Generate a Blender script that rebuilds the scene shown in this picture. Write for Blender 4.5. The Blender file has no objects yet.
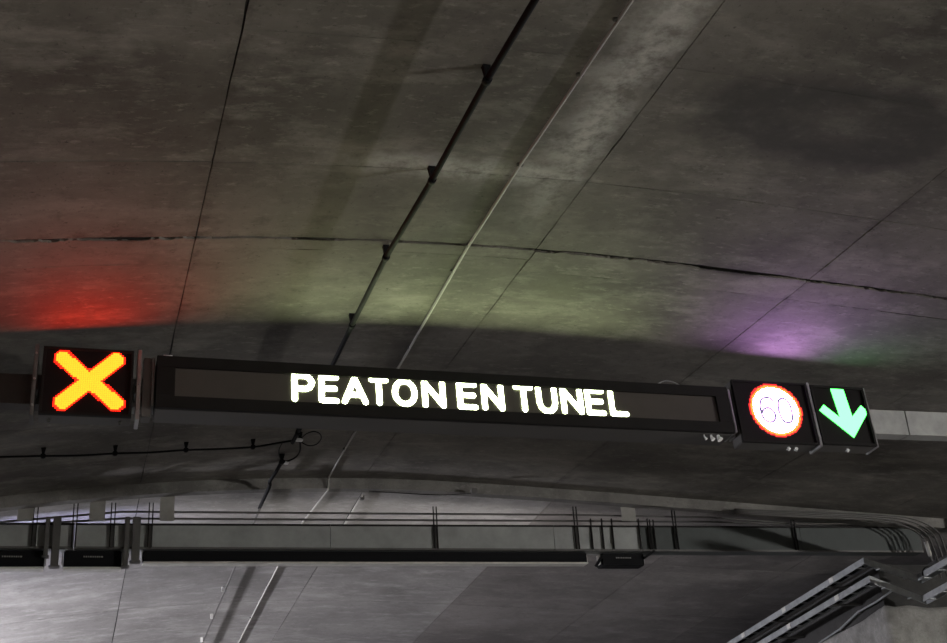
import bpy, bmesh, math, random
from mathutils import Vector, Matrix, noise
random.seed(7)
D = bpy.data; SC = bpy.context.scene; COL = SC.collection

# ---------------------------------------------------------------- camera
W_, H_ = 947.0, 643.0
CX, CY, F = W_/2, H_/2, 1243.74
CAMZ = 1.4                                   # eye height above the road
AX = Vector((0.95337739, 0.06594203, 0.29448802))     # tunnel axes seen from the camera (x right, y down, z forward)
AY = Vector((-0.29582564, 0.39711187, 0.86878614))
AZ = Vector((-0.05965516, -0.91539817, 0.39810482))
R = Matrix((AX, AY, AZ))
cam = D.cameras.new('camera'); camo = D.objects.new('camera', cam); COL.objects.link(camo)
cam.sensor_width = 36.0; cam.lens = F/W_*36.0; cam.clip_start = 0.05; cam.clip_end = 300
m3 = Matrix((R.col[0], -R.col[1], -R.col[2])).transposed()
camo.matrix_world = Matrix.Translation((0, 0, CAMZ)) @ m3.to_4x4()
SC.camera = camo

# ---------------------------------------------------------------- world, exposure
w = D.worlds.new('world'); SC.world = w; w.use_nodes = True
bg = w.node_tree.nodes['Background']; bg.inputs[0].default_value = (0.9, 0.95, 1, 1); bg.inputs[1].default_value = 0.02
vs = SC.view_settings; vs.view_transform = 'Standard'; vs.look = 'None'; vs.gamma = 1.0; vs.use_curve_mapping = False
vs.exposure = 0.0
WALL_LAMP = 2100.0        # radiance of the tunnel luminaires
ROOF_FILL = 330.0  # strength of the added fill lamps on the roof
FAR_LAMP = 1200.0
FLOOD_COOL = 45.0         # radiance of the floodlights under the cable trunking
FLOOD_WARM = 14.0

# ---------------------------------------------------------------- pixel -> place
def ray(u, v):
    d = R @ Vector((u-CX, v-CY, F)); return d
def onY(u, v, y):
    d = ray(u, v); d = d*(y/d.y); d.z += CAMZ; return d
def vault(x):                                # underside of the near vault
    d = x-3.6
    return CAMZ + (4.33-0.017*d*d if d < 0 else 4.33-(math.sqrt(.0036+(.05*d)**2)-.06))
Y0 = 14.2; DROP = 0.12; SLOPE = 0.08
def farvault(x, y): return vault(x)-DROP-SLOPE*(y-Y0)
def on_surface(u, v, fn, t0):
    d = ray(u, v); g = lambda t: fn(d.x*t, d.y*t)-(d.z*t+CAMZ)
    t = t0/d.y
    for _ in range(40):
        h = 1e-4; t -= g(t)/((g(t+h)-g(t))/h)
    return Vector((d.x*t, d.y*t, d.z*t+CAMZ))
def near(u, v, off=0.0): return on_surface(u, v, lambda x, y: vault(x)-off, 9.0)
def far(u, v, off=0.0): return on_surface(u, v, lambda x, y: farvault(x, y)-off, 16.0)

# ---------------------------------------------------------------- materials
def nodes(name):
    m = D.materials.new(name); m.use_nodes = True; nt = m.node_tree
    return m, nt, nt.nodes['Principled BSDF']
class G:                                     # tiny node-graph helper
    def __init__(s, nt): s.nt = nt
    def n(s, t, **k):
        x = s.nt.nodes.new(t)
        for a, b in k.items(): setattr(x, a, b)
        return x
    def l(s, a, b): s.nt.links.new(a, b)
    def put(s, sock, v):
        if hasattr(v, 'is_output') or isinstance(v, bpy.types.NodeSocket): s.l(v, sock)
        else: sock.default_value = v
    def m(s, op, a, b=0.0, c=0.0, clamp=False):
        x = s.n('ShaderNodeMath', operation=op, use_clamp=clamp)
        s.put(x.inputs[0], a); s.put(x.inputs[1], b); s.put(x.inputs[2], c); return x.outputs[0]
    def noise(s, vec, scale, detail=4, rough=.6):
        x = s.n('ShaderNodeTexNoise'); s.l(vec, x.inputs['Vector'])
        x.inputs['Scale'].default_value = scale; x.inputs['Detail'].default_value = detail; x.inputs['Roughness'].default_value = rough
        return x.outputs['Fac']
    def ramp(s, v, lo, hi, a=0.0, b=1.0):
        x = s.n('ShaderNodeMapRange', clamp=True); s.put(x.inputs[0], v)
        x.inputs[1].default_value = lo; x.inputs[2].default_value = hi; x.inputs[3].default_value = a; x.inputs[4].default_value = b
        return x.outputs[0]
    def mix(s, f, a, b):
        x = s.n('ShaderNodeMix', data_type='RGBA'); s.put(x.inputs['Factor'], f)
        s.put(x.inputs['A'], a); s.put(x.inputs['B'], b); return x.outputs['Result']

def rgb(r, g, b): return (r, g, b, 1.0)
def concrete(name, base, light, dark, stains=False, scale=1.0, bump=.25):
    m, nt, p = nodes(name); g = G(nt)
    geo = g.n('ShaderNodeNewGeometry'); pos = geo.outputs['Position']
    sep = g.n('ShaderNodeSeparateXYZ'); g.l(pos, sep.inputs[0]); X, Y = sep.outputs[0], sep.outputs[1]
    stretch = g.n('ShaderNodeMapping'); g.l(pos, stretch.inputs[0]); stretch.inputs['Scale'].default_value = (.6, 1.35, 1)
    n1 = g.noise(pos, .6*scale, 6, .62); n2 = g.noise(stretch.outputs[0], 2.4*scale, 7, .68); n3 = g.noise(pos, 26*scale, 4, .75)
    n4 = g.noise(pos, 6*scale, 7, .74); n5 = g.noise(stretch.outputs[0], 13*scale, 5, .75)
    c = g.mix(g.ramp(n1, .36, .64), rgb(*dark), rgb(*base))
    c = g.mix(g.ramp(n2, .50, .74, 0, .6), c, rgb(*light))
    c = g.mix(g.ramp(n4, .52, .70, 0, .6), c, rgb(*dark))
    c = g.mix(g.ramp(n5, .56, .72, 0, .5), c, rgb(*light))
    c = g.mix(g.ramp(n3, .60, .70, 0, .6), c, rgb(dark[0]*.4, dark[1]*.4, dark[2]*.4))
    info = g.n('ShaderNodeObjectInfo')
    tone = g.ramp(info.outputs['Random'], 0, 1, 0.88, 1.08)
    vm = g.n('ShaderNodeVectorMath', operation='SCALE'); g.l(c, vm.inputs[0]); g.l(tone, vm.inputs['Scale']); c = vm.outputs[0]
    if stains:
        wob = g.m('MULTIPLY', g.m('SUBTRACT', g.noise(pos, 2.2, 4, .65), .5), 1.0)
        fine = g.noise(pos, 5.5, 5, .7)
        def gauss(v, c0, wd):               # soft bump around a coordinate
            q = g.m('DIVIDE', g.m('SUBTRACT', v, c0), wd)
            return g.m('EXPONENT', g.m('MULTIPLY', g.m('MULTIPLY', q, q), -1.0))
        Xw = g.m('ADD', X, g.m('MULTIPLY', wob, .35)); Yw = g.m('ADD', Y, g.m('MULTIPLY', wob, .3))
        # lime bloom beside the middle joint and along one cross joint
        a = g.m('MULTIPLY', gauss(Xw, 3.06, .19), g.ramp(Y, 7.9, 6.6))
        b = g.m('MULTIPLY', g.m('MULTIPLY', gauss(Yw, 6.93, .13), g.ramp(X, 1.3, 2.0)), g.ramp(X, 3.4, 3.1))
        lime = g.m('MULTIPLY', g.m('MAXIMUM', a, b), g.ramp(fine, .36, .60, .12, .95))
        c = g.mix(lime, c, rgb(.56, .55, .51))
        # dark damp cloud
        qx = g.m('DIVIDE', g.m('SUBTRACT', X, 4.65), .95); qy = g.m('DIVIDE', g.m('SUBTRACT', Y, 5.92), .46)
        r2 = g.m('ADD', g.m('ADD', g.m('MULTIPLY', qx, qx), g.m('MULTIPLY', qy, qy)), g.m('MULTIPLY', wob, 2.0))
        damp = g.m('MULTIPLY', g.ramp(r2, 1.5, .7), g.ramp(r2, .0, .5, .4, .85))
        c = g.mix(damp, c, rgb(.055, .052, .048))
        # small damp tongue under the double joint
        t = g.m('MULTIPLY', gauss(Xw, 3.75, .22), gauss(Yw, 8.75, .3))
        c = g.mix(g.m('MULTIPLY', t, .5), c, rgb(.09, .085, .06))
        # dirty edges along the panel joints with rust-brown grime
        j = gauss(Y, 8.0, .05)
        for x0 in (.68, 3.27, 5.68): j = g.m('MAXIMUM', j, gauss(Xw, x0, .05))
        j = g.m('MULTIPLY', j, g.ramp(fine, .42, .68, 0, .7))
        c = g.mix(j, c, rgb(.05, .043, .035))
    g.l(c, p.inputs['Base Color']); p.inputs['Roughness'].default_value = .88
    bp = g.n('ShaderNodeBump'); bp.inputs['Strength'].default_value = bump; bp.inputs['Distance'].default_value = .02
    h = g.m('ADD', g.m('MULTIPLY', n4, .6), g.m('MULTIPLY', n3, .25)); g.l(h, bp.inputs['Height']); g.l(bp.outputs[0], p.inputs['Normal'])
    return m
def plain(name, col, rough=.5, metal=0.0, var=.18, scale=6.0, spec=.5):
    m, nt, p = nodes(name); g = G(nt); p.inputs['Specular IOR Level'].default_value = spec
    tc = g.n('ShaderNodeNewGeometry'); n = g.noise(tc.outputs['Position'], scale, 4, .65)
    lo = tuple(c*(1-var) for c in col); hi = tuple(min(1, c*(1+var)) for c in col)
    g.l(g.mix(g.ramp(n, .3, .7), rgb(*lo), rgb(*hi)), p.inputs['Base Color'])
    g.l(g.ramp(n, .3, .7, max(0.05, rough-.08), min(1, rough+.08)), p.inputs['Roughness']); p.inputs['Metallic'].default_value = metal
    return m
def glow(name, col, strength=1.0):
    m, nt, p = nodes(name)
    p.inputs['Base Color'].default_value = (.02, .02, .02, 1); p.inputs['Roughness'].default_value = .5
    p.inputs['Emission Color'].default_value = rgb(*col); p.inputs['Emission Strength'].default_value = strength
    return m
M = dict(
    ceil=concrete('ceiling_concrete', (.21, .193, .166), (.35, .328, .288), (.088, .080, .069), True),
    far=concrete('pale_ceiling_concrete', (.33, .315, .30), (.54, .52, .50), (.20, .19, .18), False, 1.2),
    farbrown=concrete('brown_ceiling_concrete', (.245, .226, .214), (.36, .335, .318), (.145, .132, .124), False, 1.2),
    back=concrete('joint_concrete', (.022, .02, .018), (.03, .028, .025), (.014, .013, .012)),
    lip=concrete('step_concrete', (.19, .18, .165), (.27, .26, .24), (.10, .095, .088), False, 2),
    wall=concrete('wall_concrete', (.045, .043, .041), (.075, .072, .068), (.025, .024, .023), False, 1),
    shot=concrete('sprayed_concrete', (.33, .32, .30), (.46, .45, .43), (.16, .155, .145), False, 3, .8),
    road=concrete('road_concrete', (.24, .235, .22), (.30, .29, .28), (.17, .165, .16), False, 3),
    black=plain('black_plastic', (.006, .006, .007), .75, spec=.15),
    frame=plain('dark_frame_paint', (.013, .0115, .011), .6, spec=.15),
    case=plain('sign_case_paint', (.09, .085, .08), .5),
    screen=plain('display_grey', (.072, .063, .056), .5, var=.06, spec=.2),
    face=plain('signal_face_black', (.008, .006, .006), .6, spec=.15),
    alu=plain('aluminium', (.42, .42, .42), .38, .85),
    steel=plain('galvanised_steel', (.30, .31, .315), .55, .2, .25, 9),
    beam=plain('beam_grey_paint', (.34, .34, .33), .6, .0, .22, 4),
    trunk=plain('trunking_grey', (.28, .285, .275), .55, .1, .2, 3),
    beamdark=plain('beam_dark_brown', (.055, .045, .04), .65, 0, .25, 4),  # darker brown for the leftmost beam sections
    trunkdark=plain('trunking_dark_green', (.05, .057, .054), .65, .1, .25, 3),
    plate=plain('plate_grey', (.25, .24, .22), .6),
    white=plain('white_pvc', (.36, .345, .32), .5, 0, .2, 3),
    bolt=plain('zinc_bolt', (.9, .9, .88), .45, .0),
    pale=plain('pale_lip', (.55, .54, .50), .6),
    cross=glow('led_amber', (1.0, .024, .001), 34.0),
    crosshalo=glow('cross_halo_red', (1.0, .010, .003), 5.0),  # halo spreading past the lit cross, drawn as dim red glowing cells
    letter=glow('led_white', (.84, 1.0, .56), 33.0),
    disc=glow('led_disc', (.68, .34, 1.0), 46.0),
    ring=glow('led_ring_orange', (1.0, .12, .012), 5.0),
    ringedge=glow('led_ring_red', (1.0, .02, .02), 2.2),
    digit=glow('digit_glare', (.20, .18, .30), 1.0),  # unlit numerals; faint glow imitates the disc's glare washing over them
    arrow=glow('led_green', (.075, 1.0, .12), 7.0),
    lampcool=glow('flood_cool', (.55, .58, 1.0), FLOOD_COOL),
    lampwarm=glow('flood_warm', (1.0, .96, .92), FLOOD_WARM),
    rooffill=glow('roof_fill_glass', (1.0, .93, .84), ROOF_FILL),
    farlamp=glow('far_lamp_glass', (.92, .91, 1.0), FAR_LAMP),
    walllamp=glow('wall_lamp_glass', (1.0, .98, .95), WALL_LAMP),
)

# ---------------------------------------------------------------- mesh builders
class MB:
    def __init__(s): s.v = []; s.f = []; s.sm = []
    def add(s, vs, fs, smooth=False):
        b = len(s.v); s.v += [tuple(v) for v in vs]
        for f in fs: s.f.append(tuple(i+b for i in f)); s.sm.append(smooth)
        return s
    def box(s, c, d, rot=None, bev=0.0):
        c = Vector(c); hx, hy, hz = d[0]/2, d[1]/2, d[2]/2
        if bev <= 0:
            vs = [Vector((x, y, z)) for x in (-hx, hx) for y in (-hy, hy) for z in (-hz, hz)]
            fs = [(0, 1, 3, 2), (4, 6, 7, 5), (0, 4, 5, 1), (2, 3, 7, 6), (0, 2, 6, 4), (1, 5, 7, 3)]
        else:
            bm = bmesh.new(); bmesh.ops.create_cube(bm, size=1)
            for v in bm.verts: v.co = Vector((v.co.x*d[0], v.co.y*d[1], v.co.z*d[2]))
            bmesh.ops.bevel(bm, geom=bm.edges[:], offset=bev, segments=2, affect='EDGES')
            bm.verts.index_update(); vs = [v.co.copy() for v in bm.verts]; fs = [tuple(v.index for v in f.verts) for f in bm.faces]; bm.free()
        if rot is not None: vs = [rot @ v for v in vs]
        return s.add([c+v for v in vs], fs)
    def bar(s, a, b, wd, ht, up=(0, 0, 1)):  # rectangular bar from a to b
        a, b = Vector(a), Vector(b); t = (b-a); L = t.length; t.normalize()
        x = t.cross(Vector(up)).normalized(); z = x.cross(t)
        rot = Matrix((x, t, z)).transposed()
        return s.box((a+b)/2, (wd, L, ht), rot)
    def tube(s, pts, r, n=10, cap=True):
        pts = [Vector(p) for p in pts]; rs = r if isinstance(r, (list, tuple)) else [r]*len(pts)
        t0 = (pts[1]-pts[0]).normalized(); ref = Vector((0, 0, 1)) if abs(t0.z) < .9 else Vector((1, 0, 0))
        x = t0.cross(ref).normalized(); rings = []
        for i, p in enumerate(pts):
            t = ((pts[min(i+1, len(pts)-1)]-p).normalized()+(p-pts[max(i-1, 0)]).normalized())
            t = t.normalized() if t.length > 1e-6 else t0
            x = (x-t*x.dot(t)).normalized(); y = t.cross(x)
            rings.append([p+(x*math.cos(2*math.pi*k/n)+y*math.sin(2*math.pi*k/n))*rs[i] for k in range(n)])
        vs = [v for q in rings for v in q]; fs = []
        for i in range(len(pts)-1):
            for k in range(n): fs.append((i*n+k, i*n+(k+1) % n, (i+1)*n+(k+1) % n, (i+1)*n+k))
        b = len(s.v); s.add(vs, fs, True)
        if cap:
            s.f.append(tuple(b+k for k in reversed(range(n)))); s.sm.append(False)
            e = b+(len(pts)-1)*n; s.f.append(tuple(e+k for k in range(n))); s.sm.append(False)
        return s
    def prism(s, poly, y0, y1):              # polygon in x,z drawn anticlockwise seen from -y, extruded along y
        n = len(poly); vs = [(x, y0, z) for x, z in poly]+[(x, y1, z) for x, z in poly]
        fs = [tuple(range(n)), tuple(reversed(range(n, 2*n)))]+[((k+1) % n, k, n+k, n+(k+1) % n) for k in range(n)]
        return s.add(vs, fs)
    def lathe_y(s, c, prof, n=14):           # profile of (radius, y) turned about the y axis
        c = Vector(c); vs = []; fs = []
        for r, y in prof: vs += [c+Vector((r*math.cos(2*math.pi*k/n), y, r*math.sin(2*math.pi*k/n))) for k in range(n)]
        for i in range(len(prof)-1):
            for k in range(n): fs.append((i*n+k, i*n+(k+1) % n, (i+1)*n+(k+1) % n, (i+1)*n+k))
        fs.append(tuple(reversed(range(n)))); fs.append(tuple(range((len(prof)-1)*n, len(prof)*n)))
        return s.add(vs, fs)
    def mesh(s, name, mat):
        me = D.meshes.new(name); me.from_pydata(s.v, [], s.f)
        me.polygons.foreach_set('use_smooth', s.sm); me.materials.append(M[mat]); me.update(); return me
    def build(s, name, mat, parent=None, fix=True):
        me = s.mesh(name, mat)
        if fix:
            bm = bmesh.new(); bm.from_mesh(me); bmesh.ops.recalc_face_normals(bm, faces=bm.faces[:]); bm.to_mesh(me); bm.free()
        return link(name, me, parent)
def link(name, me, parent=None):
    o = D.objects.new(name, me); COL.objects.link(o)
    if parent is not None: o.parent = parent
    return o
def tag(o, label=None, cat=None, group=None, kind=None):
    for k, v in (('label', label), ('category', cat), ('group', group), ('kind', kind)):
        if v: o[k] = v
    return o
def thing(name, loc, label, cat, group=None, rot=None):
    o = D.objects.new(name, None); COL.objects.link(o); o.location = loc; o.empty_display_size = .1
    if rot: o.rotation_euler = rot
    return tag(o, label, cat, group)
def smooth_path(pts, seg=8):                 # Catmull-Rom through the points
    pts = [Vector(p) for p in pts]; out = []
    for i in range(len(pts)-1):
        p0 = pts[max(i-1, 0)]; p1 = pts[i]; p2 = pts[i+1]; p3 = pts[min(i+2, len(pts)-1)]
        for k in range(seg):
            t = k/seg
            out.append(.5*((2*p1)+(p2-p0)*t+(2*p0-5*p1+4*p2-p3)*t*t+(3*p1-p0-3*p2+p3)*t**3))
    out.append(pts[-1]); return out

# ================================================================= THE SETTING
def shell(fn, x0, x1, nx, ys, off, th):
    mb = MB(); xs = [x0+(x1-x0)*i/nx for i in range(nx+1)]; n = len(ys)
    lo = [(x, y, fn(x, y)+off) for x in xs for y in ys]; hi = [(x, y, z+th) for x, y, z in lo]
    q = [(i*n+j, i*n+j+1, (i+1)*n+j+1, (i+1)*n+j) for i in range(nx) for j in range(n-1)]
    N = len(lo); fs = q+[tuple(N+k for k in reversed(f)) for f in q]
    for i in range(nx):
        fs.append((i*n, (i+1)*n, N+(i+1)*n, N+i*n)); fs.append((i*n+n-1, N+i*n+n-1, N+(i+1)*n+n-1, (i+1)*n+n-1))
    for j in range(n-1):
        fs.append((j, N+j, N+j+1, j+1)); e = nx*n; fs.append((e+j, e+j+1, N+e+j+1, N+e+j))
    return mb.add(lo+hi, fs)
XL, XR = -5.4, 23.0
ceiling = tag(shell(lambda x, y: vault(x), XL, XR, 60, [-16, 0, 7, Y0+.02], .014, .3).build('ceiling', 'back'), kind='structure')
FARXR = 10.67
ceil2 = tag(shell(farvault, XL, 12.5, 36, [Y0+.02, 20, 30, 42], .014, .3).build('ceiling', 'back'), kind='structure')

def panel(parent, mat, fn, x0, x1, y0, y1, gap=.006, nx=8, ny=3, dz=0.0, rag0=0.0, rag1=0.0):
    a0, a1, b0, b1 = x0+gap, x1-gap, y0+gap, y1-gap
    lo = []; n = ny+1
    for i in range(nx+1):
        x = a0+(a1-a0)*i/nx
        r0 = rag0*(.55+1.1*noise.noise(Vector((x*2.3, y0, 3)))+.55*noise.noise(Vector((x*9, y0, 8)))+.55*noise.noise(Vector((x*31, y0, 8)))+(1.0*math.exp(-((x-5.0)/.45)**2) if rag0 > .03 else 0)) if rag0 else 0
        r1 = rag1*(.5+1.3*noise.noise(Vector((x*3.1, y1, 13)))+.6*noise.noise(Vector((x*11, y1, 28)))) if rag1 else 0
        for j in range(n):
            y = b0+(b1-b0)*j/ny
            if j == 0: y += max(-gap*.3, r0)
            if j == ny: y -= max(-gap*.6, r1)
            xx = x
            if i in (0, nx): xx = x+(1 if i == 0 else -1)*max(0, .012*(noise.noise(Vector((x0+x1*i, y*2.7, 1)))+.5*noise.noise(Vector((x0-x1*i, y*9, 4)))))
            lo.append((xx, y, fn(xx, y)+dz))
    N = len(lo); hi = [(x, y, z+.014-dz) for x, y, z in lo]
    fs = [(i*n+j, i*n+j+1, (i+1)*n+j+1, (i+1)*n+j) for i in range(nx) for j in range(ny)]
    for i in range(nx):
        fs.append((i*n, (i+1)*n, N+(i+1)*n, N+i*n)); fs.append((i*n+ny, N+i*n+ny, N+(i+1)*n+ny, (i+1)*n+ny))
    for j in range(ny):
        fs.append((j, N+j, N+j+1, j+1)); e = nx*n; fs.append((e+j, e+j+1, N+e+j+1, N+e+j))
    return MB().add(lo+hi, fs).build('ceiling_panel', mat, parent)
nearfn = lambda x, y: vault(x)
XS = [XL, -4.2, -1.8, .68, 3.27, 5.68, 8.1, 10.5, 13, 16, 19.5, XR]
for i in range(len(XS)-1):
    x0, x1 = XS[i], XS[i+1]
    t2 = {2: 8.44, 3: 8.19, 4: 8.40}.get(i, 8.40)
    ys = [-16, -9, -3, 1.2, 2.77, 4.17, 5.57, 6.97, 8.02, t2, 12.0, Y0]
    if x1 > 13.5 or x0 < -3: ys = [-16, -9, -3, 2.77, 5.57, 8.02, 11.25, Y0]
    for j in range(len(ys)-1):
        y0, y1 = ys[j], ys[j+1]
        crack0, crack1 = y0 == 8.02, y1 == 8.02
        dz = random.uniform(-.0012, .0012)-(.006 if crack0 else 0)
        panel(ceiling, 'ceil', nearfn, x0, x1, y0, y1, .0028, 90 if (crack0 or crack1) else (60 if y0 in (t2, 6.97) else 10), 12, dz,
              (.045 if i in (2, 4, 5) else .022) if crack0 else (.014 if y0 == t2 else (.006 if y0 == 6.97 else 0)), .012 if crack1 else 0)
XF = [XL, -4.2, -1.8, .68, 3.3, 5.75, 8.1, 10.3, 12.3]
for i in range(len(XF)-1):
    ys = [Y0+.13, 16.5, 19.0, 21.4, 24, 30, 42]
    for j in range(len(ys)-1):
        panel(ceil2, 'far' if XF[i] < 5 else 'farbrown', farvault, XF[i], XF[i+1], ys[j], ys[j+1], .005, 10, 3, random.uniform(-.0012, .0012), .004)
# downstand lip where the roof steps down
mb = MB(); pts = [XL+(XR-XL)*i/70 for i in range(71)]
for a, b in zip(pts[:-1], pts[1:]):
    za, zb = vault(a), vault(b)
    ja = DROP+.012+.006*noise.noise(Vector((a*4, 0, 0))); jb = DROP+.012+.006*noise.noise(Vector((b*4, 0, 0)))
    mb.add([(a, Y0, za+.1), (b, Y0, zb+.1), (b, Y0, zb-jb), (a, Y0, za-ja), (a, Y0+.12, za+.1), (b, Y0+.12, zb+.1), (b, Y0+.12, zb-jb-.008), (a, Y0+.12, za-ja-.008)],
           [(0, 3, 2, 1), (3, 7, 6, 2), (4, 5, 6, 7)])
tag(mb.build('trim_1', 'lip'), kind='structure')

# road, walls
mb = MB()
for xa, xb in ((XL, 23.0),):
    pr = [(-16, 0), (12.5, 0), (13.5, -.02), (15, -.11), (42, -.11-.08*27)]
    for (ya, za), (yb, zb) in zip(pr[:-1], pr[1:]):
        mb.add([(xa, ya, za), (xb, ya, za), (xb, yb, zb), (xa, yb, zb)], [(0, 1, 2, 3)])
tag(mb.build('floor', 'road'), kind='structure')
def wallbox(name, x0, x1, y0, y1, z0, z1, mat='wall'):
    return tag(MB().box(((x0+x1)/2, (y0+y1)/2, (z0+z1)/2), (x1-x0, y1-y0, z1-z0)).build(name, mat), kind='structure')
wallbox('wall_left', XL-.3, XL, -16, 42, -2.6, vault(XL)+.05)
wallbox('wall_far_right', XR, XR+.3, -16, Y0+.3, -2.6, vault(XR)+.05)  # unseen side widened this far so the wall lamp rakes the roof evenly
WY = 14.72
mb = MB()                                    # lower ledge wall, upper wall set back, and the end of the added widening
def ledge(y): return CAMZ+3.46-.112*(y-WY)
mb.add([(x, y, z) for y in (WY, 42) for x, z in ((FARXR, -2.6), (12.3, -2.6), (12.3, ledge(y)), (FARXR, ledge(y)))], [(0, 1, 2, 3), (7, 6, 5, 4), (0, 4, 5, 1), (1, 5, 6, 2), (2, 6, 7, 3), (3, 7, 4, 0)])
mb.box((12.45, 28.2, 1.4), (.3, 27.6, 8)); mb.box(((12.6+XR)/2, WY+.1, 1.4), (XR-12.6, .6, 8))
wr = tag(mb.build('wall_right', 'wall'), kind='structure')
# lumpy sprayed concrete on the lower part of the wall, round the corner
def lump(p): return .055*noise.fractal(p*2.6, 1.0, 2.1, 4)+.02*noise.noise(p*9)
mb = MB(); cols = []
for i in range(42): cols.append((FARXR+1.7*(1-i/41.0), WY, 0))
for i in range(1, 50): cols.append((FARXR, WY+i*.11, 1))
nz = 30; vs = []
for i, (x, y, side) in enumerate(cols):
    top = CAMZ+2.90-.13*(y-WY)+.05*noise.noise(Vector((x*2, y*2, 5)))
    for k in range(nz+1):
        z = top-k*.06; q = Vector((x, y, z)); o = .07+lump(q)
        if k == 0: o = -.02
        vs.append((x-(o if side else 0)-(o if (side == 0 and i == 41) else 0), y-(o if side == 0 else 0), z))
fs = [(i*(nz+1)+k, i*(nz+1)+k+1, (i+1)*(nz+1)+k+1, (i+1)*(nz+1)+k) for i in range(len(cols)-1) for k in range(nz)]
o = mb.add(vs, fs, True).build('sprayed_facing', 'shot', wr)

# ================================================================= SIGN GANTRY
YS = 9.6
TILT = math.radians(-5.0)
def sx(u, v): p = onY(u, v, YS); return p.x, p.z
# supporting beam behind the signs
beam_l, beam_r = (-5.4, CAMZ+3.665-.04), (23.0, CAMZ+3.745+.10)
def beamz(x): return CAMZ+3.668+.0098*x
t = thing('gantry_beam', (3.6, 9.95, beamz(3.6)), 'long grey steel beam behind the row of tunnel signs, wall to wall', 'beam')
def loc(o, p): return Vector(p)-o.location
segs = [-5.4, -2.6, .3, 3.2, 6.1, 7.82, 10.7, 13.6, 18, 23]
for a, b in zip(segs[:-1], segs[1:]):
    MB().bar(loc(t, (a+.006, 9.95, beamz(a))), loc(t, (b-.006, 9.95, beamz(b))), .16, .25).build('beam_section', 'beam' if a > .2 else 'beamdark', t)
for x in (-3.4, 15.0, 19.0):
    zb = beamz(x)
    h = MB(); h.bar(loc(t, (x, 9.95, zb+.12)), loc(t, (x, 9.95, vault(x)+.01)), .06, .05, (0, 1, 0)); h.box(loc(t, (x, 9.95, vault(x)-.012)), (.18, .16, .016))
    h.build('ceiling_hanger', 'case', t)

def sign_root(name, u0, v0, u1, v1, label, cat, group=None):
    """thing at the bottom centre of the face given by two opposite pixel corners (left-top, right-bottom)"""
    xa, za = sx(u0, v0); xb, zb = sx(u1, v1)
    t = thing(name, ((xa+xb)/2, YS, (za+zb)/2), label, cat, group, (TILT, 0, 0))
    t.location.y = YS; return t, xb-xa, za-zb
def L2(t, u, v):                             # pixel -> local x,z on the face
    x, z = sx(u, v); return x-t.location.x, z-t.location.z
def case(t, x0, x1, z0, z1, depth, rim=.022, facemat='face', framew=.02, framemat='frame'):
    mb = MB(); cx_, cz = (x0+x1)/2, (z0+z1)/2
    mb.box((cx_, .012+depth/2, cz), (x1-x0, depth, z1-z0), None, .008).build('housing', 'case', t)
    MB().box((cx_, .010, cz), (x1-x0-2*framew, .012, z1-z0-2*framew)).build('face_panel', facemat, t)
    for n_, c, d in (('top', (cx_, .003, z1-framew/2), (x1-x0, .034, framew)), ('bottom', (cx_, .003, z0+framew/2), (x1-x0, .034, framew)),
                     ('left', (x0+framew/2, .003, cz), (framew, .034, z1-z0-2*framew)), ('right', (x1-framew/2, .003, cz), (framew, .034, z1-z0-2*framew))):
        MB().box(c, d, None, .003).build('frame_bar', framemat, t)
def bolts(t, pts, mat='bolt'):
    for x, y, z in pts:
        MB().tube([(x, y, z+.02), (x, y, z-.022)], .011, 8).box((x, y, z-.006), (.032, .032, .008)).build('bolt', mat, t)
def mount(t, x, z0, z1, depth, mat='alu'):  # upright aluminium bracket with clamp bolts, beside the housing
    o = MB().box((x, .09, (z0+z1)/2), (.03, .20, z1-z0+.03), None, .004).build('mounting_bracket', mat, t)
    for z in (z0+.07, (z0+z1)/2, z1-.07): MB().tube([(x, -.012, z), (x, -.022, z)], .009, 8).build('bracket_bolt', 'alu', o)
    MB().bar((x, .10, (z0+z1)/2), (x, .275, (z0+z1)/2), .05, .07).build('bracket_arm', 'case', t)

def cells(x0, x1, z0, z1, pitch, test, size=.92):
    mb = MB(); nx = int((x1-x0)/pitch); nz_ = int((z1-z0)/pitch); h = pitch*size/2
    for i in range(nx):
        for j in range(nz_):
            x = x0+(i+.5)*pitch; z = z0+(j+.5)*pitch
            if test(x, z): mb.add([(x-h, -.001, z-h), (x+h, -.001, z-h), (x+h, -.001, z+h), (x-h, -.001, z+h)], [(0, 1, 2, 3)])
    return mb
def segd(x, z, a, b):
    ax, az = a; bx, bz = b; dx, dz = bx-ax, bz-az; t = max(0, min(1, ((x-ax)*dx+(z-az)*dz)/(dx*dx+dz*dz)))
    return math.hypot(x-ax-t*dx, z-az-t*dz)

# --- red cross lane signal
t, w_, h_ = sign_root('lane_signal', 44, 345, 131, 419, 'square lane signal lit with an amber and red cross', 'lane signal')
case(t, -w_/2, w_/2, -h_/2, h_/2, .16, framew=.022)
c1, c2, c3, c4 = [L2(t, *p) for p in ((62.5, 356.5), (117, 358.5), (116, 404.5), (61.5, 403.5))]
def armd(x, z, a, b):                         # distance to an arm with cut corners
    L = math.hypot(b[0]-a[0], b[1]-a[1]); ux, uz = (b[0]-a[0])/L, (b[1]-a[1])/L; mx, mz = (a[0]+b[0])/2, (a[1]+b[1])/2
    s_ = abs((x-mx)*ux+(z-mz)*uz)-L/2; p_ = abs((x-mx)*uz-(z-mz)*ux)
    return max(p_, s_+.008, (p_+s_)*.78)
def crossd(x, z): return min(armd(x, z, c1, c3), armd(x, z, c2, c4))
P = .0165
o = cells(-w_/2, w_/2, -h_/2, h_/2, P, lambda x, z: crossd(x, z) < .056, .96).build('cross_symbol', 'cross', t, False); o['label'] = 'glowing amber cross'
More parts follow.
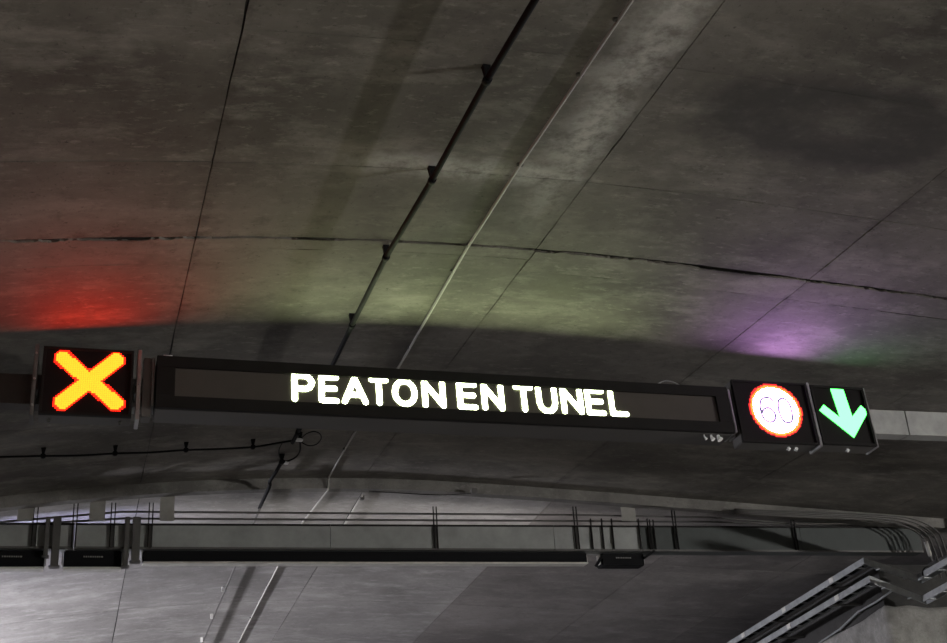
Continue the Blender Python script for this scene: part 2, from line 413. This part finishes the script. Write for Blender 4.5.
o = cells(-w_/2, w_/2, -h_/2, h_/2, P, lambda x, z: .056 <= crossd(x, z) < .072, .8).build('cross_halo', 'crosshalo', t, False); o['label'] = 'red halo drawn around the cross'
mount(t, w_/2+.045, -h_/2, h_/2, .16); mount(t, -w_/2-.05, -h_/2, h_/2, .16, 'case')
MB().box((w_/2+.112, .10, 0), (.07, .12, h_*.9), None, .006).build('cable_cover', 'case', t)
bolts(t, [(-w_/2+.08, .08, -h_/2-.012), (w_/2-.08, .08, -h_/2-.012)], 'case')

# --- message sign
t, w_, h_ = sign_root('message_sign', 154, 357, 735, 434, 'long black message sign reading PEATON EN TUNEL in white letters', 'message sign')
zt = L2(t, 157, 357)[1]; zb = L2(t, 157, 411)[1]; xa = L2(t, 156, 385)[0]; xb = L2(t, 731, 415)[0]
zt2 = L2(t, 731, 386)[1]
zt, zb = (zt+zt2)/2+.005, zb+.02
MB().box(((xa+xb)/2, .02+.14, (zt+zb)/2), (xb-xa, .28, zt-zb), None, .01).build('housing', 'case', t)
ia, ib = L2(t, 175, 384)[0], L2(t, 717, 406)[0]; it, ibz = L2(t, 175, 368.5)[1]+.012, L2(t, 175, 399)[1]+.018
MB().box(((ia+ib)/2, .014, (it+ibz)/2), (ib-ia+.02, .012, it-ibz+.02)).build('display_panel', 'screen', t)
for c, d in ((((xa+xb)/2, .005, (zt+it)/2), (xb-xa, .036, zt-it)), (((xa+xb)/2, .005, (zb+ibz)/2), (xb-xa, .036, ibz-zb)),
             (((xa+ia)/2, .005, (it+ibz)/2), (ia-xa, .036, it-ibz)), (((xb+ib)/2, .005, (it+ibz)/2), (xb-ib, .036, it-ibz))):
    MB().box(c, d, None, .003).build('frame_bar', 'frame', t)
# letters drawn as strokes on a unit box, each letter one part
GL = {
 'P': [[(0, 0), (0, 1), (.62, 1), (.85, .93), (1, .73), (.85, .52), (.62, .45), (0, .45)]],
 'E': [[(1, 0), (0, 0), (0, 1), (1, 1)], [(0, .52), (.9, .52)]],
 'A': [[(0, 0), (.5, 1), (1, 0)], [(.2, .3), (.8, .3)]],
 'T': [[(.5, 0), (.5, 1)], [(0, 1), (1, 1)]],
 'O': [[(.5+.5*math.sin(a*math.pi/8), .5+.5*math.cos(a*math.pi/8)) for a in range(17)]],
 'N': [[(0, 0), (0, 1), (1, 0), (1, 1)]],
 'U': [[(0, 1), (0, .36), (.1, .13), (.3, .0), (.5, -.02), (.7, .0), (.9, .13), (1, .36), (1, 1)]],
 'L': [[(0, 1), (0, 0), (1, 0)]]}
def strokes(lines, x0, x1, z0, z1, wd):
    mb = MB(); r = wd/2
    mp = lambda p: (x0+r+(x1-x0-wd)*p[0], z0+r+(z1-z0-wd)*p[1])
    for L in lines:
        q = [mp(p) for p in L]
        for (ax, az), (bx, bz) in zip(q[:-1], q[1:]):
            dx, dz = bx-ax, bz-az; l = math.hypot(dx, dz); nx_, nz_ = -dz/l*r, dx/l*r
            mb.add([(ax-nx_, 0, az-nz_), (bx-nx_, 0, bz-nz_), (bx+nx_, 0, bz+nz_), (ax+nx_, 0, az+nz_)], [(0, 1, 2, 3)])
        for px, pz in q: mb.add([(px+r*math.cos(k*math.pi/6), 0, pz+r*math.sin(k*math.pi/6)) for k in range(12)], [tuple(range(12))])
    return mb
def flat_letter(mb, y):                      # union the overlapping stroke pieces into one thin raised plate
    for i, v in enumerate(mb.v): mb.v[i] = (v[0], y-.0002*(i % 1), v[2])
    return mb
txt = [('P', 291, 316), ('E', 318, 340), ('A', 341, 369), ('T', 368.5, 390), ('O', 391.5, 418.5), ('N', 421.5, 446.5), ('E', 456.5, 478.5), ('N', 481, 505),
       ('T', 513.5, 535), ('U', 536, 558.5), ('N', 560.5, 584), ('E', 585, 606), ('L', 607, 628.5)]
lzt, lzb = L2(t, 303, 374.0)[1], L2(t, 303, 404.5)[1]
for ch, u0, u1 in txt:
    um = (u0+u1)/2; vm = 389+(um-303)*(402.5-389)/(616-303)
    a, b = L2(t, u0+.9+1.5*(ch == 'L'), vm)[0], L2(t, u1-.9, vm)[0]
    o = flat_letter(strokes(GL[ch], a, b, lzb+.014+.00002*um, lzt+.006+.00002*um, .047), .0035).build('letter', 'letter', t, False)
    o['label'] = 'lit white letter '+ch
for x in (xa-.012, xb+.012):
    s = 1 if x > 0 else -1
    MB().box((x+s*.012, .12, (zt+zb)/2), (.022, .24, zt-zb-.03), None, .004).build('side_rail', 'alu' if s > 0 else 'case', t)
MB().bar((xb+.048, .14, zb-.0), (xb+.048, .14, zt-.03), .018, .10, (0, 1, 0)).build('mounting_bracket', 'alu', t)
for x in (xa+.5, 0, xb-.5): MB().bar((x, .30, (zt+zb)/2), (x, .275, (zt+zb)/2), .12, .14).build('rear_clamp', 'case', t)
for u, k in ((707, .6), (714, 1.0), (721, 1.35)):
    x = L2(t, u, 440)[0]; MB().tube([(x, .06, zb+.005), (x, .06, zb-.02), (x+.01, .05, zb-.05)], [.010*k, .012*k, .022*k], 8).build('cable_gland', 'bolt', t)
MB().tube(smooth_path([(L2(t, 657, 390)[0], .15, zt-.02), (L2(t, 660, 377)[0], .15, zt+.04), (L2(t, 675, 371)[0], .15, zt+.115), (L2(t, 690, 377)[0], .15, zt+.06), (L2(t, 694, 390)[0], .15, zt-.02)], 6), .006, 6).build('cable_loop', 'alu', t)
o = MB().tube([(xa+.05, .0, zt+.004), (xa+.12, .0, zt+.004)], .008, 6).build('corner_latch', 'bolt', t)

# --- speed sign
t, w_, h_ = sign_root('speed_limit_sign', 739, 381, 816, 446, 'square speed limit sign lit with a red ringed 60', 'speed sign')
xa, xb = L2(t, 737, 412)[0], L2(t, 811, 412)[0]; zt, zb = .325, -.305
t.location.x += (xa+xb)/2; hw = (xb-xa)/2
case(t, -hw, hw, zb, zt, .17, framew=.018)
cxx, czz = L2(t, 776, 410); rr = .272
def rd(x, z): return math.hypot((x-cxx)*.98, z-czz)
P = .0165
six = [(.075, .10), (.04, .125), (0, .125), (-.045, .10), (-.07, .04), (-.072, -.04), (-.06, -.09), (-.02, -.125), (.03, -.12), (.065, -.085), (.07, -.04), (.05, .0), (.01, .02), (-.035, .005), (-.065, -.035)]
zero = [(.068*math.copysign(abs(math.cos(a*math.pi/12))**.8, math.cos(a*math.pi/12)), .125*math.copysign(abs(math.sin(a*math.pi/12))**.8, math.sin(a*math.pi/12))) for a in range(25)]
six_p = [(p.x, p.z) for p in smooth_path([(cxx-.088+x, 0, czz+z) for x, z in six], 3)]
zero_p = [(cxx+.10+x, czz+z) for x, z in zero]
def near_digit(x, z): return min(segd(x, z, a, b) for q in (six_p, zero_p) for a, b in zip(q[:-1], q[1:]))
fp = P/3                                      # fine cells so that the unlit numerals keep a clean outline
o = cells(-.33, .33, -.33, .33, fp, lambda x, z: rd(x, z) < rr-.040 and (abs(z-czz) > .15 or near_digit(x, z) > .0125), 1.0).build('lit_disc', 'disc', t, False); o['label'] = 'bright white disc'
o = cells(-.34, .34, -.34, .34, P, lambda x, z: rr-.040 <= rd(x, z) < rr-.016, .96).build('inner_ring', 'ring', t, False); o['label'] = 'orange ring'
o = cells(-.34, .34, -.34, .34, P, lambda x, z: rr-.016 <= rd(x, z) < rr, .92).build('outer_ring', 'ringedge', t, False); o['label'] = 'red outer ring'
def digit(path, nm):
    o = MB().tube([(x, .003, z) for x, z in path], .011, 6).build('digit', 'digit', t, False); o['label'] = nm
digit(six_p, 'pale numeral 6'); digit(zero_p, 'pale numeral 0')
mount(t, hw+.028, zb, zt, .17)
bolts(t, [(.12, .08, zb-.012), (.20, .08, zb-.012)])

# --- green arrow lane signal
t, w_, h_ = sign_root('lane_signal', 818, 384, 876, 448, 'square lane signal lit with a green downward arrow', 'lane signal')
xa, xb = L2(t, 816, 415)[0], L2(t, 869, 415)[0]; t.location.x += (xa+xb)/2; hw = (xb-xa)/2; hh = .305
case(t, -hw, hw, -hh, hh, .17, framew=.025)
ap = [(573, 160), (628, 362), (530, 280), (502, 318), (712, 497), (810, 325), (765, 285), (708, 358), (655, 162)]
poly = [L2(t, 740+x/6.313, 360+y/6.313) for x, y in ap]
polyq = [(a+.0, z) for a, z in poly]
q = MB(); Q = polyq                           # shaft, then the two barbs, meeting at the tip
for ids in ((0, 1, 7, 8), (1, 4, 7), (2, 3, 4, 1), (7, 4, 5, 6)): q.add([(Q[k][0], -.002, Q[k][1]) for k in ids], [tuple(range(len(ids)))])
o = q.build('arrow_symbol', 'arrow', t, False); o['label'] = 'glowing green arrow'
MB().box((hw+.016, .10, 0), (.02, .20, .62), None, .004).build('side_rail', 'alu', t)
bolts(t, [(.02, .08, -hh-.012)])

# ================================================================= CEILING CONDUITS AND CABLES
def clip_mesh():                             # tapered hanger from the roof to a conduit, about 0.1 m drop; origin at the conduit
    mb = MB()
    a = [(-.024, -.020, .10), (.024, -.020, .10), (.024, .020, .10), (-.024, .020, .10)]
    b = [(-.011, -.014, .02), (.011, -.014, .02), (.011, .014, .02), (-.011, .014, .02)]
    mb.add(a+b, [(3, 2, 1, 0), (4, 5, 6, 7), (0, 1, 5, 4), (1, 2, 6, 5), (2, 3, 7, 6), (3, 0, 4, 7)])
    mb.tube([(0, -.022, 0), (0, .022, 0)], .028, 10)
    return mb.mesh('hanger_clip', 'black')
CLIP = clip_mesh()
# black conduit on hangers
t = thing('hanging_conduit', (2.2, 3.0, vault(2.2)-.10), 'thin black conduit hung on tapered clips below the near roof', 'conduit')
pz = [near(u, v, .10) for u, v in ((535, 0), (487, 80), (432, 180), (386, 257), (352, 325), (336, 358))]
x0_ = pz[0].x
path = [Vector((x0_+.02, 1.0, vault(x0_+.02)-.10))]+pz+[Vector((2.14, y, vault(2.14)-.10)) for y in (11.0, 12.0, 12.55)]
MB().tube([loc(t, p) for p in path], .021, 10).build('conduit_tube', 'black', t)
for u, v in ((487, 80), (432, 180), (386, 257), (352, 325)):
    p = near(u, v, .10); o = link('hanger_clip', CLIP, t); o.location = loc(t, (p.x, p.y, vault(p.x)-.102))
for y in (11.0, 12.2): o = link('hanger_clip', CLIP, t); o.location = loc(t, (2.14, y, vault(2.14)-.102))

# white pipe, near roof and over the step
t = thing('ceiling_pipe', (2.75, 3.0, vault(2.75)), 'thin pale pipe running straight along the roof and over the step', 'pipe')
ZP = .014
path = [near(u, v, ZP) for u, v in ((632, 0), (520, 165), (466, 250), (400, 365), (358.7, 426), (329, 477))]
path = [Vector((path[0].x+.02, 1.0, vault(path[0].x+.02)-ZP))]+path
xs_ = path[-1].x
path += [Vector((xs_, 14.16, vault(xs_)-.03)), Vector((xs_, 14.185, vault(xs_)-DROP-.04)), Vector((xs_-.01, 14.36, farvault(xs_, 14.36)-.03))]
path += [far(u, v, ZP) for u, v in ((302, 523), (276.4, 569.7), (257, 607), (238.9, 642.3))]+[Vector((2.76, 26, farvault(2.76, 26)-ZP))]
MB().tube([loc(t, p) for p in path], .011, 10).build('pipe_tube', 'white', t)
sad = MB().box((0, 0, .004), (.046, .024, .022), None, .004).mesh('saddle_clip', 'case')
for u, v in ((580, 75), (617, 20), (520, 165), (468, 246), (453, 272)):
    p = near(u, v, ZP); o = link('saddle_clip', sad, t); o.location = loc(t, (p.x, p.y, vault(p.x)-ZP))
for u, v in ((410, 348), (378, 398), (345, 449)): p = near(u, v, ZP); o = link('saddle_clip', sad, t); o.location = loc(t, p)
for u, v in ((268, 586), (251, 618)): p = far(u, v, ZP); o = link('saddle_clip', sad, t); o.location = loc(t, p)

# black cable across the roof beyond the signs
t = thing('cross_cable', (.3, 12.8, vault(.3)-.1), 'thin black cable slung across the roof below the cross signal, on clips', 'cable')
pp = [(-60, 458), (0, 457), (43, 456), (80, 455.5), (115, 453.5), (150, 452.5), (186, 450), (220, 449), (253, 447), (275, 443.5), (290, 441), (299, 440)]
MB().tube(smooth_path([loc(t, near(u, v, .085)) for u, v in pp], 4), .011, 8).build('cable_run', 'black', t)
def drop_clip(u, v, par):
    p = near(u, v, .085); o = link('hanger_clip', CLIP, par); o.location = loc(par, p); o.scale = (1, 1, .85)
for u, v in ((43, 456), (115, 453.5), (186, 450), (253, 447), (300, 440)): drop_clip(u, v, t)
o = MB().tube(smooth_path([loc(t, near(u, v, .085)) for u, v in ((300, 440), (306, 434), (314, 431.5), (320, 434), (321, 439), (316, 444.5), (308, 445.5), (301, 442))], 5), .006, 6).build('cable_loop', 'black', t)
o = MB().tube(smooth_path([loc(t, near(u, v, .085)) for u, v in ((300, 441), (300, 450), (296, 457), (288, 461), (283, 461))], 5), .009, 6).build('cable_tail', 'black', t)
MB().tube(smooth_path([loc(t, near(u, v, .08)) for u, v in ((283, 441.5), (279, 450), (280, 458), (283, 461))], 5), .005, 6).build('cable_loop', 'black', t)
o = MB().box(loc(t, near(299, 440, .10)), (.08, .05, .03), None, .008).build('joint_clip', 'bolt', t)
MB().box(loc(t, near(286, 463, .10)), (.06, .06, .02), None, .006).build('joint_clip', 'bolt', t)

# thick black cable dropping over the step to the far conduit
t = thing('step_cable', (2.15, 13.6, vault(2.15)-.1), 'thick black cable bridging the roof step under a clip', 'cable')
a = near(282, 461, .09)
pts = [a, near(276, 472, .09), near(270, 481, .09), Vector((2.13, 14.05, vault(2.13)-.13)), Vector((2.12, 14.22, farvault(2.12, 14.2)-.05)), Vector((2.12, 14.8, farvault(2.12, 14.8)-.03))]
MB().tube(smooth_path([loc(t, p) for p in pts], 5), .021, 10).build('cable_run', 'black', t)
p = near(282, 462, .09); o = link('hanger_clip', CLIP, t); o.location = loc(t, p); o.scale = (1.2, 1.2, .9)
# far conduit
t = thing('far_conduit', (2.12, 15, farvault(2.12, 15)), 'thin grey conduit on side clips under the pale roof beyond the trunking', 'conduit')
MB().tube([loc(t, (2.12, y, farvault(2.12, y)-.05)) for y in (14.75, 16, 18, 20, 22, 26)], .013, 8).build('conduit_tube', 'case', t)
for y in (15.6, 16.6, 18.15, 19.6, 21.0):
    z = farvault(2.12, y)
    MB().box(loc(t, (2.09, y, z-.035)), (.04, .03, .085), None, .004).build('side_clip', 'pale', t)
# short pale pipe along the middle joint, with a thin feed cable
t = thing('short_pipe', (3.3, 14.6, farvault(3.3, 14.6)), 'short pale pipe stub on the far roof joint, just past the step', 'pipe')
MB().tube([loc(t, (3.30+.0*y, y, farvault(3.3, y)-.035)) for y in (14.36, 15, 16.2, 17)], .014, 8).build('pipe_tube', 'white', t)
MB().box(loc(t, (3.31, 14.42, farvault(3.31, 14.42)-.04)), (.05, .06, .06), None, .006).build('elbow_box', 'case', t)
MB().tube(smooth_path([loc(t, far(u, v, .012)) for u, v in ((369, 491), (400, 493), (440, 495), (472, 493))], 4), .005, 6).build('feed_cable', 'black', t)
MB().box(loc(t, far(474, 491, .03)), (.07, .06, .06), None, .006).build('feed_fitting', 'case', t)

# ================================================================= CABLE TRUNKING UNDER THE STEP
YT = 14.36
def tz(u, v, y=YT): return onY(u, v, y)
def ttop(x): return CAMZ+(3.66+.0135*x)*YT/14.0
def tbot(x): return CAMZ+(3.375+.0075*x)*YT/14.0
t = thing('cable_trunking', (3.6, YT, tbot(3.6)), 'long grey cable trunking with straps, spanning the tunnel below the roof step', 'trunking')
xs = [-5.4, -2.6, .0, 2.9, 5.75, 6.95, 9.3, 11.2]
for a, b in zip(xs[:-1], xs[1:]):
    a2, b2 = a+.003, b-.003
    fr = [(a2, ttop(a2)), (b2, ttop(b2)), (b2, tbot(b2)), (a2, tbot(a2))]
    vs = [loc(t, (x, YT, z)) for x, z in fr]+[loc(t, (x, YT+.20, z)) for x, z in fr]
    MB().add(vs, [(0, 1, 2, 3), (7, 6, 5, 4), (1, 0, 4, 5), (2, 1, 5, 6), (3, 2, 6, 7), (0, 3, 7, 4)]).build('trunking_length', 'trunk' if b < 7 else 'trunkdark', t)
    q = MB(); q.bar(loc(t, (a2, YT-.006, ttop(a2)-.012)), loc(t, (b2, YT-.006, ttop(b2)-.012)), .022, .020); q.build('lid_flange', 'frame', t)
    q = MB(); q.bar(loc(t, (a2, YT-.006, tbot(a2)+.012)), loc(t, (b2, YT-.006, tbot(b2)+.012)), .03, .024); q.build('base_flange', 'case', t)
def strap(u, w=.016, gap=.042, top=503):
    x = onY(u, 535, YT-.02).x
    for s in ((-.5, .5) if gap else (0,)):
        xx = x+s*gap; zt_ = onY(u, top, YT).z
        MB().bar(loc(t, (xx, YT-.016, tbot(xx)+.02)), loc(t, (xx, YT-.016, zt_)), .012, w, (0, 1, 0)).build('strap', 'frame', t)
for u in (34, 74, 112, 150): strap(u)
for u in (436, 577, 676, 795): strap(u, .016, .04, 507)
for u in (592, 603, 613, 640, 649): strap(u, .022, .0, 519)
strap(653, .016, .05, 520)
for u, half in ((26, 8), (97.5, 7.8), (167, 7.2), (627, 7)):
    x0, x1 = onY(u-half, 510, YT).x, onY(u+half, 510, YT).x; xm = (x0+x1)/2
    za = farvault(xm, YT)+.01; zb = onY(u, 521.5, YT).z
    MB().box(loc(t, (xm, YT-.026, (za+zb)/2)), (x1-x0, .012, za-zb), None, .003).build('hanger_plate', 'plate', t)

# conduits running above the trunking; the last ones bend down at the wall
def run(pts, r, label, cat='conduit', group=None, mat='case'):
    t = thing('trunking_conduit', pts[0], label, cat, group)
    MB().tube([loc(t, p) for p in pts], r, 8).build('conduit_tube', mat, t); return t
def cz(k, x): return ttop(x)+(.150, .078)[k]
for k, lab in ((0, 'upper of two thin dark conduits running above the trunking'), (1, 'lower of two thin dark conduits running above the trunking')):
    y = YT+.05+.03*k
    xe = 11.16+.08*(1-k)
    pts = [(x, y, min(cz(k, x), farvault(x, y)-.03)) for x in (-5.3, -2, .5, 3, 6, 8, 9.4)]
    zc = pts[-1][2]; ctl = [(9.4, y, zc), (10.2, y-.1, zc+.0), (10.8+.1*(1-k), y-.25, zc-.05), (xe-.05, y-.33, zc-.22), (xe, y-.36, zc-.42), (xe+.02, y-.36, zc-.8)]
    run(pts[:-1]+[tuple(p) for p in smooth_path(ctl, 5)], .013, lab)
for k, lab in enumerate(('innermost bent conduit turning down beside the wall corner', 'second bent conduit turning down beside the wall corner', 'third bent conduit turning down beside the wall corner', 'outermost bent conduit turning down beside the wall corner')):
    y = 14.03-.012*k; zc = vault(9)-.17-.00*k+.02*k; xe = 10.98+.08*k
    ctl = [(8.2, y+.1, vault(8.2)-.175+.015*k), (9.2, y, zc-.02), (10.15+.08*k, y-.02, zc-.045), (10.62+.08*k, y-.03, zc-.10), (xe-.07, y-.04, zc-.24), (xe, y-.05, zc-.42), (xe+.05, y-.05, zc-.62-.05*k)]
    r = run([tuple(p) for p in smooth_path(ctl, 5)], .0125, lab, mat='case')
    if k == 0:
        MB().tube([loc(r, (xe-.005, y-.05, zc-.34)), loc(r, (xe+.022, y-.05, zc-.54))], .028, 10).build('pale_sleeve', 'white', r)
# junction box at the wall corner
t = thing('junction_box', (11.62, 14.1, vault(11.6)-.27), 'grey junction box by the bent conduits at the wall', 'junction box')
MB().box((0, 0, 0), (.22, .14, .2), None, .012).build('box_body', 'steel', t); MB().box((0, -.075, 0), (.18, .012, .16), None, .004).build('box_lid', 'plate', t)
MB().bar((0, .03, .1), (0, .03, .26), .04, .1, (0, 1, 0)).build('wall_bracket', 'case', t)

# floodlights under the trunking, shining away along the far roof
def flood(u0, u1, label, mat, y=YT, h=.195, lipmat='pale', text=True, lip=True, zoff=0.0):
    xa, xb = onY(u0, 560, y).x, onY(u1, 560, y).x; xm = (xa+xb)/2; ztop = tbot(xm)-.008-zoff
    t = thing('floodlight', (xm, y+.05, ztop-h), label, 'floodlight')
    L = xb-xa
    dz = (tbot(xb)-tbot(xa))
    sh = Matrix.Rotation(-math.atan2(dz, L), 3, 'Y')
    MB().box((0, .07, h/2), (L, .20, h), sh, .012).build('housing', 'black', t)
    if lip: MB().box((0, .02, -.008), (L, .16, .02), sh, .004).build('bottom_lip', lipmat, t)
    MB().box((0, .176, h*.45), (L*.94, .012, h*.6), sh).build('lamp_glass', mat, t)
    for s in (-1, 1):
        MB().box((s*(L/2+.012), .06, h*.55), (.014, .10, h*.8), None, .003).build('end_plate', 'pale', t)
    if text:                                 # unreadable maker's lettering, a row of tiny pale marks
        q = MB(); x = -.10
        for k in range(9):
            w2 = (.014, .018, .012, .02, .016)[k % 5]; q.box((x+w2/2, -.0315, h*.62), (w2, .002, .016)); x += w2+.008
        q.build('maker_mark', 'plate', t)
    return t
flood(-22, 44, 'short black floodlight under the trunking, farthest from the long casing', 'lampcool')
flood(63.5, 121.5, 'short black floodlight with bright ends, under the trunking between two bracket pairs', 'lampcool')
flood(143, 588, 'very long black floodlight casing under the middle of the trunking', 'lampwarm', h=.135, text=False)
fl = flood(603, 645, 'small black floodlight with angled arms under the trunking beside the long casing', 'lampwarm', h=.16, lip=False, zoff=.01)
for u0, u1, v0, v1 in ((602, 596, 556, 566), (644, 654, 558, 551)):
    a = onY(u0, v0, YT).copy(); b = onY(u1, v1, YT).copy()
    MB().bar(loc(fl, (a.x, YT+.0, a.z)), loc(fl, (b.x, YT+.0, b.z)), .05, .03).build('side_arm', 'black', fl)
# bracket pairs that grip the trunking between the floodlights
def bracket(u, v0, v1, wpx, label):
    x0, x1 = onY(u-wpx/2, 540, YT-.03).x, onY(u+wpx/2, 540, YT-.03).x; za, zb = onY(u, v0, YT-.03).z, onY(u, v1, YT-.03).z
    t = thing('trunking_bracket', ((x0+x1)/2, YT-.035, zb), label, 'bracket', 'floodlight brackets')
    MB().box((0, 0, (za-zb)/2), (x1-x0, .03, za-zb), None, .004).build('upright', 'case', t)
    MB().box((0, .10, za-zb-.008), (x1-x0, .2, .016)).build('top_hook', 'case', t)
    MB().box((0, .05, .01), (x1-x0+.03, .12, .016)).build('foot', 'case', t)
bracket(46.5, 517, 557, 4.5, 'narrow dark bracket right beside the end floodlight')
bracket(56, 517, 567, 8, 'wide grey bracket in the gap between the two short floodlights')
bracket(126.6, 517, 567, 5, 'narrow dark bracket beside the short floodlight with bright ends')
bracket(136, 517, 562, 8, 'wide grey bracket beside the end of the long floodlight casing')

# ================================================================= CABLE TRAYS ON THE RIGHT WALL
def tray(label, far_x, z_j, near_x, z_n, yj, w=.17, h=.085):
    t = thing('cable_tray', (far_x, yj, z_j), label, 'cable tray', 'stacked cable trays on the wall')
    sl = .112
    A = [(far_x+.0, yj+9, z_j-sl*9), (far_x, yj, z_j), (near_x, yj-.05, z_n), (near_x, yj-3.2, z_n+sl*3.15)]
    # a channel of two mitred side rails with rungs between them
    P = [Vector(p) for p in A]; dirs = [(P[i+1]-P[i]) for i in range(3)]
    hd = [Vector((d.x, d.y, 0)).normalized() for d in dirs]; nr = [Vector((d.y, -d.x, 0)) for d in hd]
    off = [nr[0]]+[(nr[i]+nr[i+1])/(1+nr[i].dot(nr[i+1])) for i in range(2)]+[nr[2]]
    for s in (-.5, .5):
        vs = []
        for i in range(4):
            c = P[i]+off[i]*w*s; e = off[i]*.007
            vs += [loc(t, c-e+Vector((0, 0, -h/2))), loc(t, c+e+Vector((0, 0, -h/2))), loc(t, c+e+Vector((0, 0, h/2))), loc(t, c-e+Vector((0, 0, h/2)))]
        fs = [(3, 2, 1, 0), (12, 13, 14, 15)]+[(4*i+k, 4*i+(k+1) % 4, 4*i+4+(k+1) % 4, 4*i+4+k) for i in range(3) for k in range(4)]
        MB().add(vs, fs).build('side_rail', 'steel', t)
    for i in range(3):
        a, b = P[i], P[i+1]; n = max(2, int((b-a).length/.30)); x = nr[i]
        for k in range(n):
            p = a+(b-a)*((k+.5)/n)+Vector((0, 0, -h/2+.008))
            MB().bar(loc(t, p-x*w*.47), loc(t, p+x*w*.47), .035, .012).build('rung', 'steel', t)
    for k, y in enumerate((.75, 2.1, 3.4)):
        p = Vector(A[1])+(Vector(A[0])-Vector(A[1])).normalized()*y
        MB().bar(loc(t, p+Vector((-w/2-.010, -.05, .005))), loc(t, p+Vector((-w/2-.010, .05, -.006))), .006, h*.8).build('splice_plate', 'pale', t)
    for k in range(4):
        p = Vector(A[1])+(Vector(A[0])-Vector(A[1])).normalized()*(.9+1.6*k)
        q = MB(); q.bar(loc(t, p+Vector((-w/2, 0, -h/2-.012))), loc(t, Vector((FARXR+.10, p.y, p.z-h/2-.012))), .04, .022)
        q.build('wall_arm', 'case', t)
    return t
YJ = 14.35
z1 = CAMZ+.2373*YJ; z2 = CAMZ+.2203*YJ
u_tray = tray('upper of two stacked galvanised cable trays jogging around the wall corner', .7136*YJ, z1, .7663*YJ, CAMZ+.2206*YJ, YJ)
l_tray = tray('lower of two stacked galvanised cable trays jogging around the wall corner', .7164*YJ, z2, .7671*YJ, CAMZ+.2007*YJ, YJ)
# cables lying in the trays
for zz, xx, lab in ((z1, .7136*YJ, 'black cable bundle lying in the upper cable tray'), (z2, .7164*YJ, 'black cable bundle lying in the lower cable tray')):
    t = thing('cable_bundle', (xx, YJ+.2, zz-.02), lab, 'cables')
    for k in range(3):
        MB().tube([loc(t, (xx-.045+.045*k, YJ+.15+y, zz-.012-.112*(y+.15))) for y in (0, 2, 4, 6, 8.5)], .017, 8).build('cable_run', 'black', t)
# thin wall pipe below the trays
t = thing('wall_pipe', (FARXR-.05, 15, CAMZ+2.9), 'thin pale pipe on the wall just under the cable trays', 'pipe')
pp = [onY(u, v, 1) for u, v in ((822, 640), (858, 612), (892, 592))]
pts = []
for u, v in ((800, 660), (822, 641), (840, 629), (858, 612), (876, 602), (893, 590)):
    d = ray(u, v); k = (FARXR-.06)/d.x; pts.append((FARXR-.06, d.y*k, d.z*k+CAMZ))
MB().tube([loc(t, p) for p in pts], .014, 8).build('pipe_tube', 'steel', t)
for p in pts[1:4]: MB().box(loc(t, (FARXR-.025, p[1], p[2])), (.06, .05, .05)).build('pipe_bracket', 'case', t)
# cable hoop tied to the upper tray
t = thing('cable_hoop', (.7663*YJ, YJ-.2, CAMZ+.2206*YJ+.05), 'small black cable hoop over the upper cable tray', 'cable')
c0 = Vector((.7663*YJ, YJ-.25, CAMZ+.2206*YJ))
MB().tube([loc(t, c0+Vector((-.10+.0*a, -.0, 0))+Vector((.10*(1-math.cos(a*math.pi/8)), -.02, .12*math.sin(a*math.pi/8)))) for a in range(9)], .010, 6).build('cable_run', 'black', t)

# ================================================================= TUNNEL LUMINAIRES (out of the picture, they light the roof; the roof-mounted ones are added fill)
def luminaire(x, y, z, rz, label, L=1.3, H=.28, mat='walllamp'):
    t = thing('unseen_luminaire', (x, y, z), label, 'luminaire', None, (0, 0, rz))
    MB().box((0, .10, 0), (L+.06, .16, H+.06), None, .012).build('housing', 'steel', t)
    MB().box((0, .012, 0), (L, .012, H)).build('lamp_glass', mat, t)
    for s in (-1, 1): MB().box((s*L*.35, .23, 0), (.05, .14, .12)).build('wall_bracket', 'steel', t)
luminaire(XR-.30, -.8, CAMZ+1.75, math.radians(-90), 'long wall luminaire in the added widening on the right')
def roof_fill_lamp(x, y, label, L=1.5, Wd=.3):  # fill lamps added behind the camera to bounce soft light off the road
    z = vault(x)-.10
    t = thing('unseen_luminaire', (x, y, z-.06), label, 'luminaire')
    MB().box((0, 0, .06), (Wd+.05, L+.05, .10), None, .01).build('housing', 'steel', t)
    MB().box((0, 0, .004), (Wd, L, .012)).build('lamp_glass', 'rooffill', t)
    for s in (-1, 1): MB().box((0, s*L*.35, .13), (.08, .05, .06)).build('roof_bracket', 'steel', t)
for x, y, lab in ((-.5, -5, 'added roof fill lamp over the left lane, behind the viewer'), (3.6, -5, 'added roof fill lamp over the middle lane, behind the viewer'), (7.5, -5, 'added roof fill lamp over the right lane, behind the viewer')):
    roof_fill_lamp(x, y, lab)

luminaire(XL+.62, 18.6, CAMZ+2.15, math.radians(90+30), 'cool white wall luminaire on the left wall past the roof step', 1.3, .28, 'farlamp')
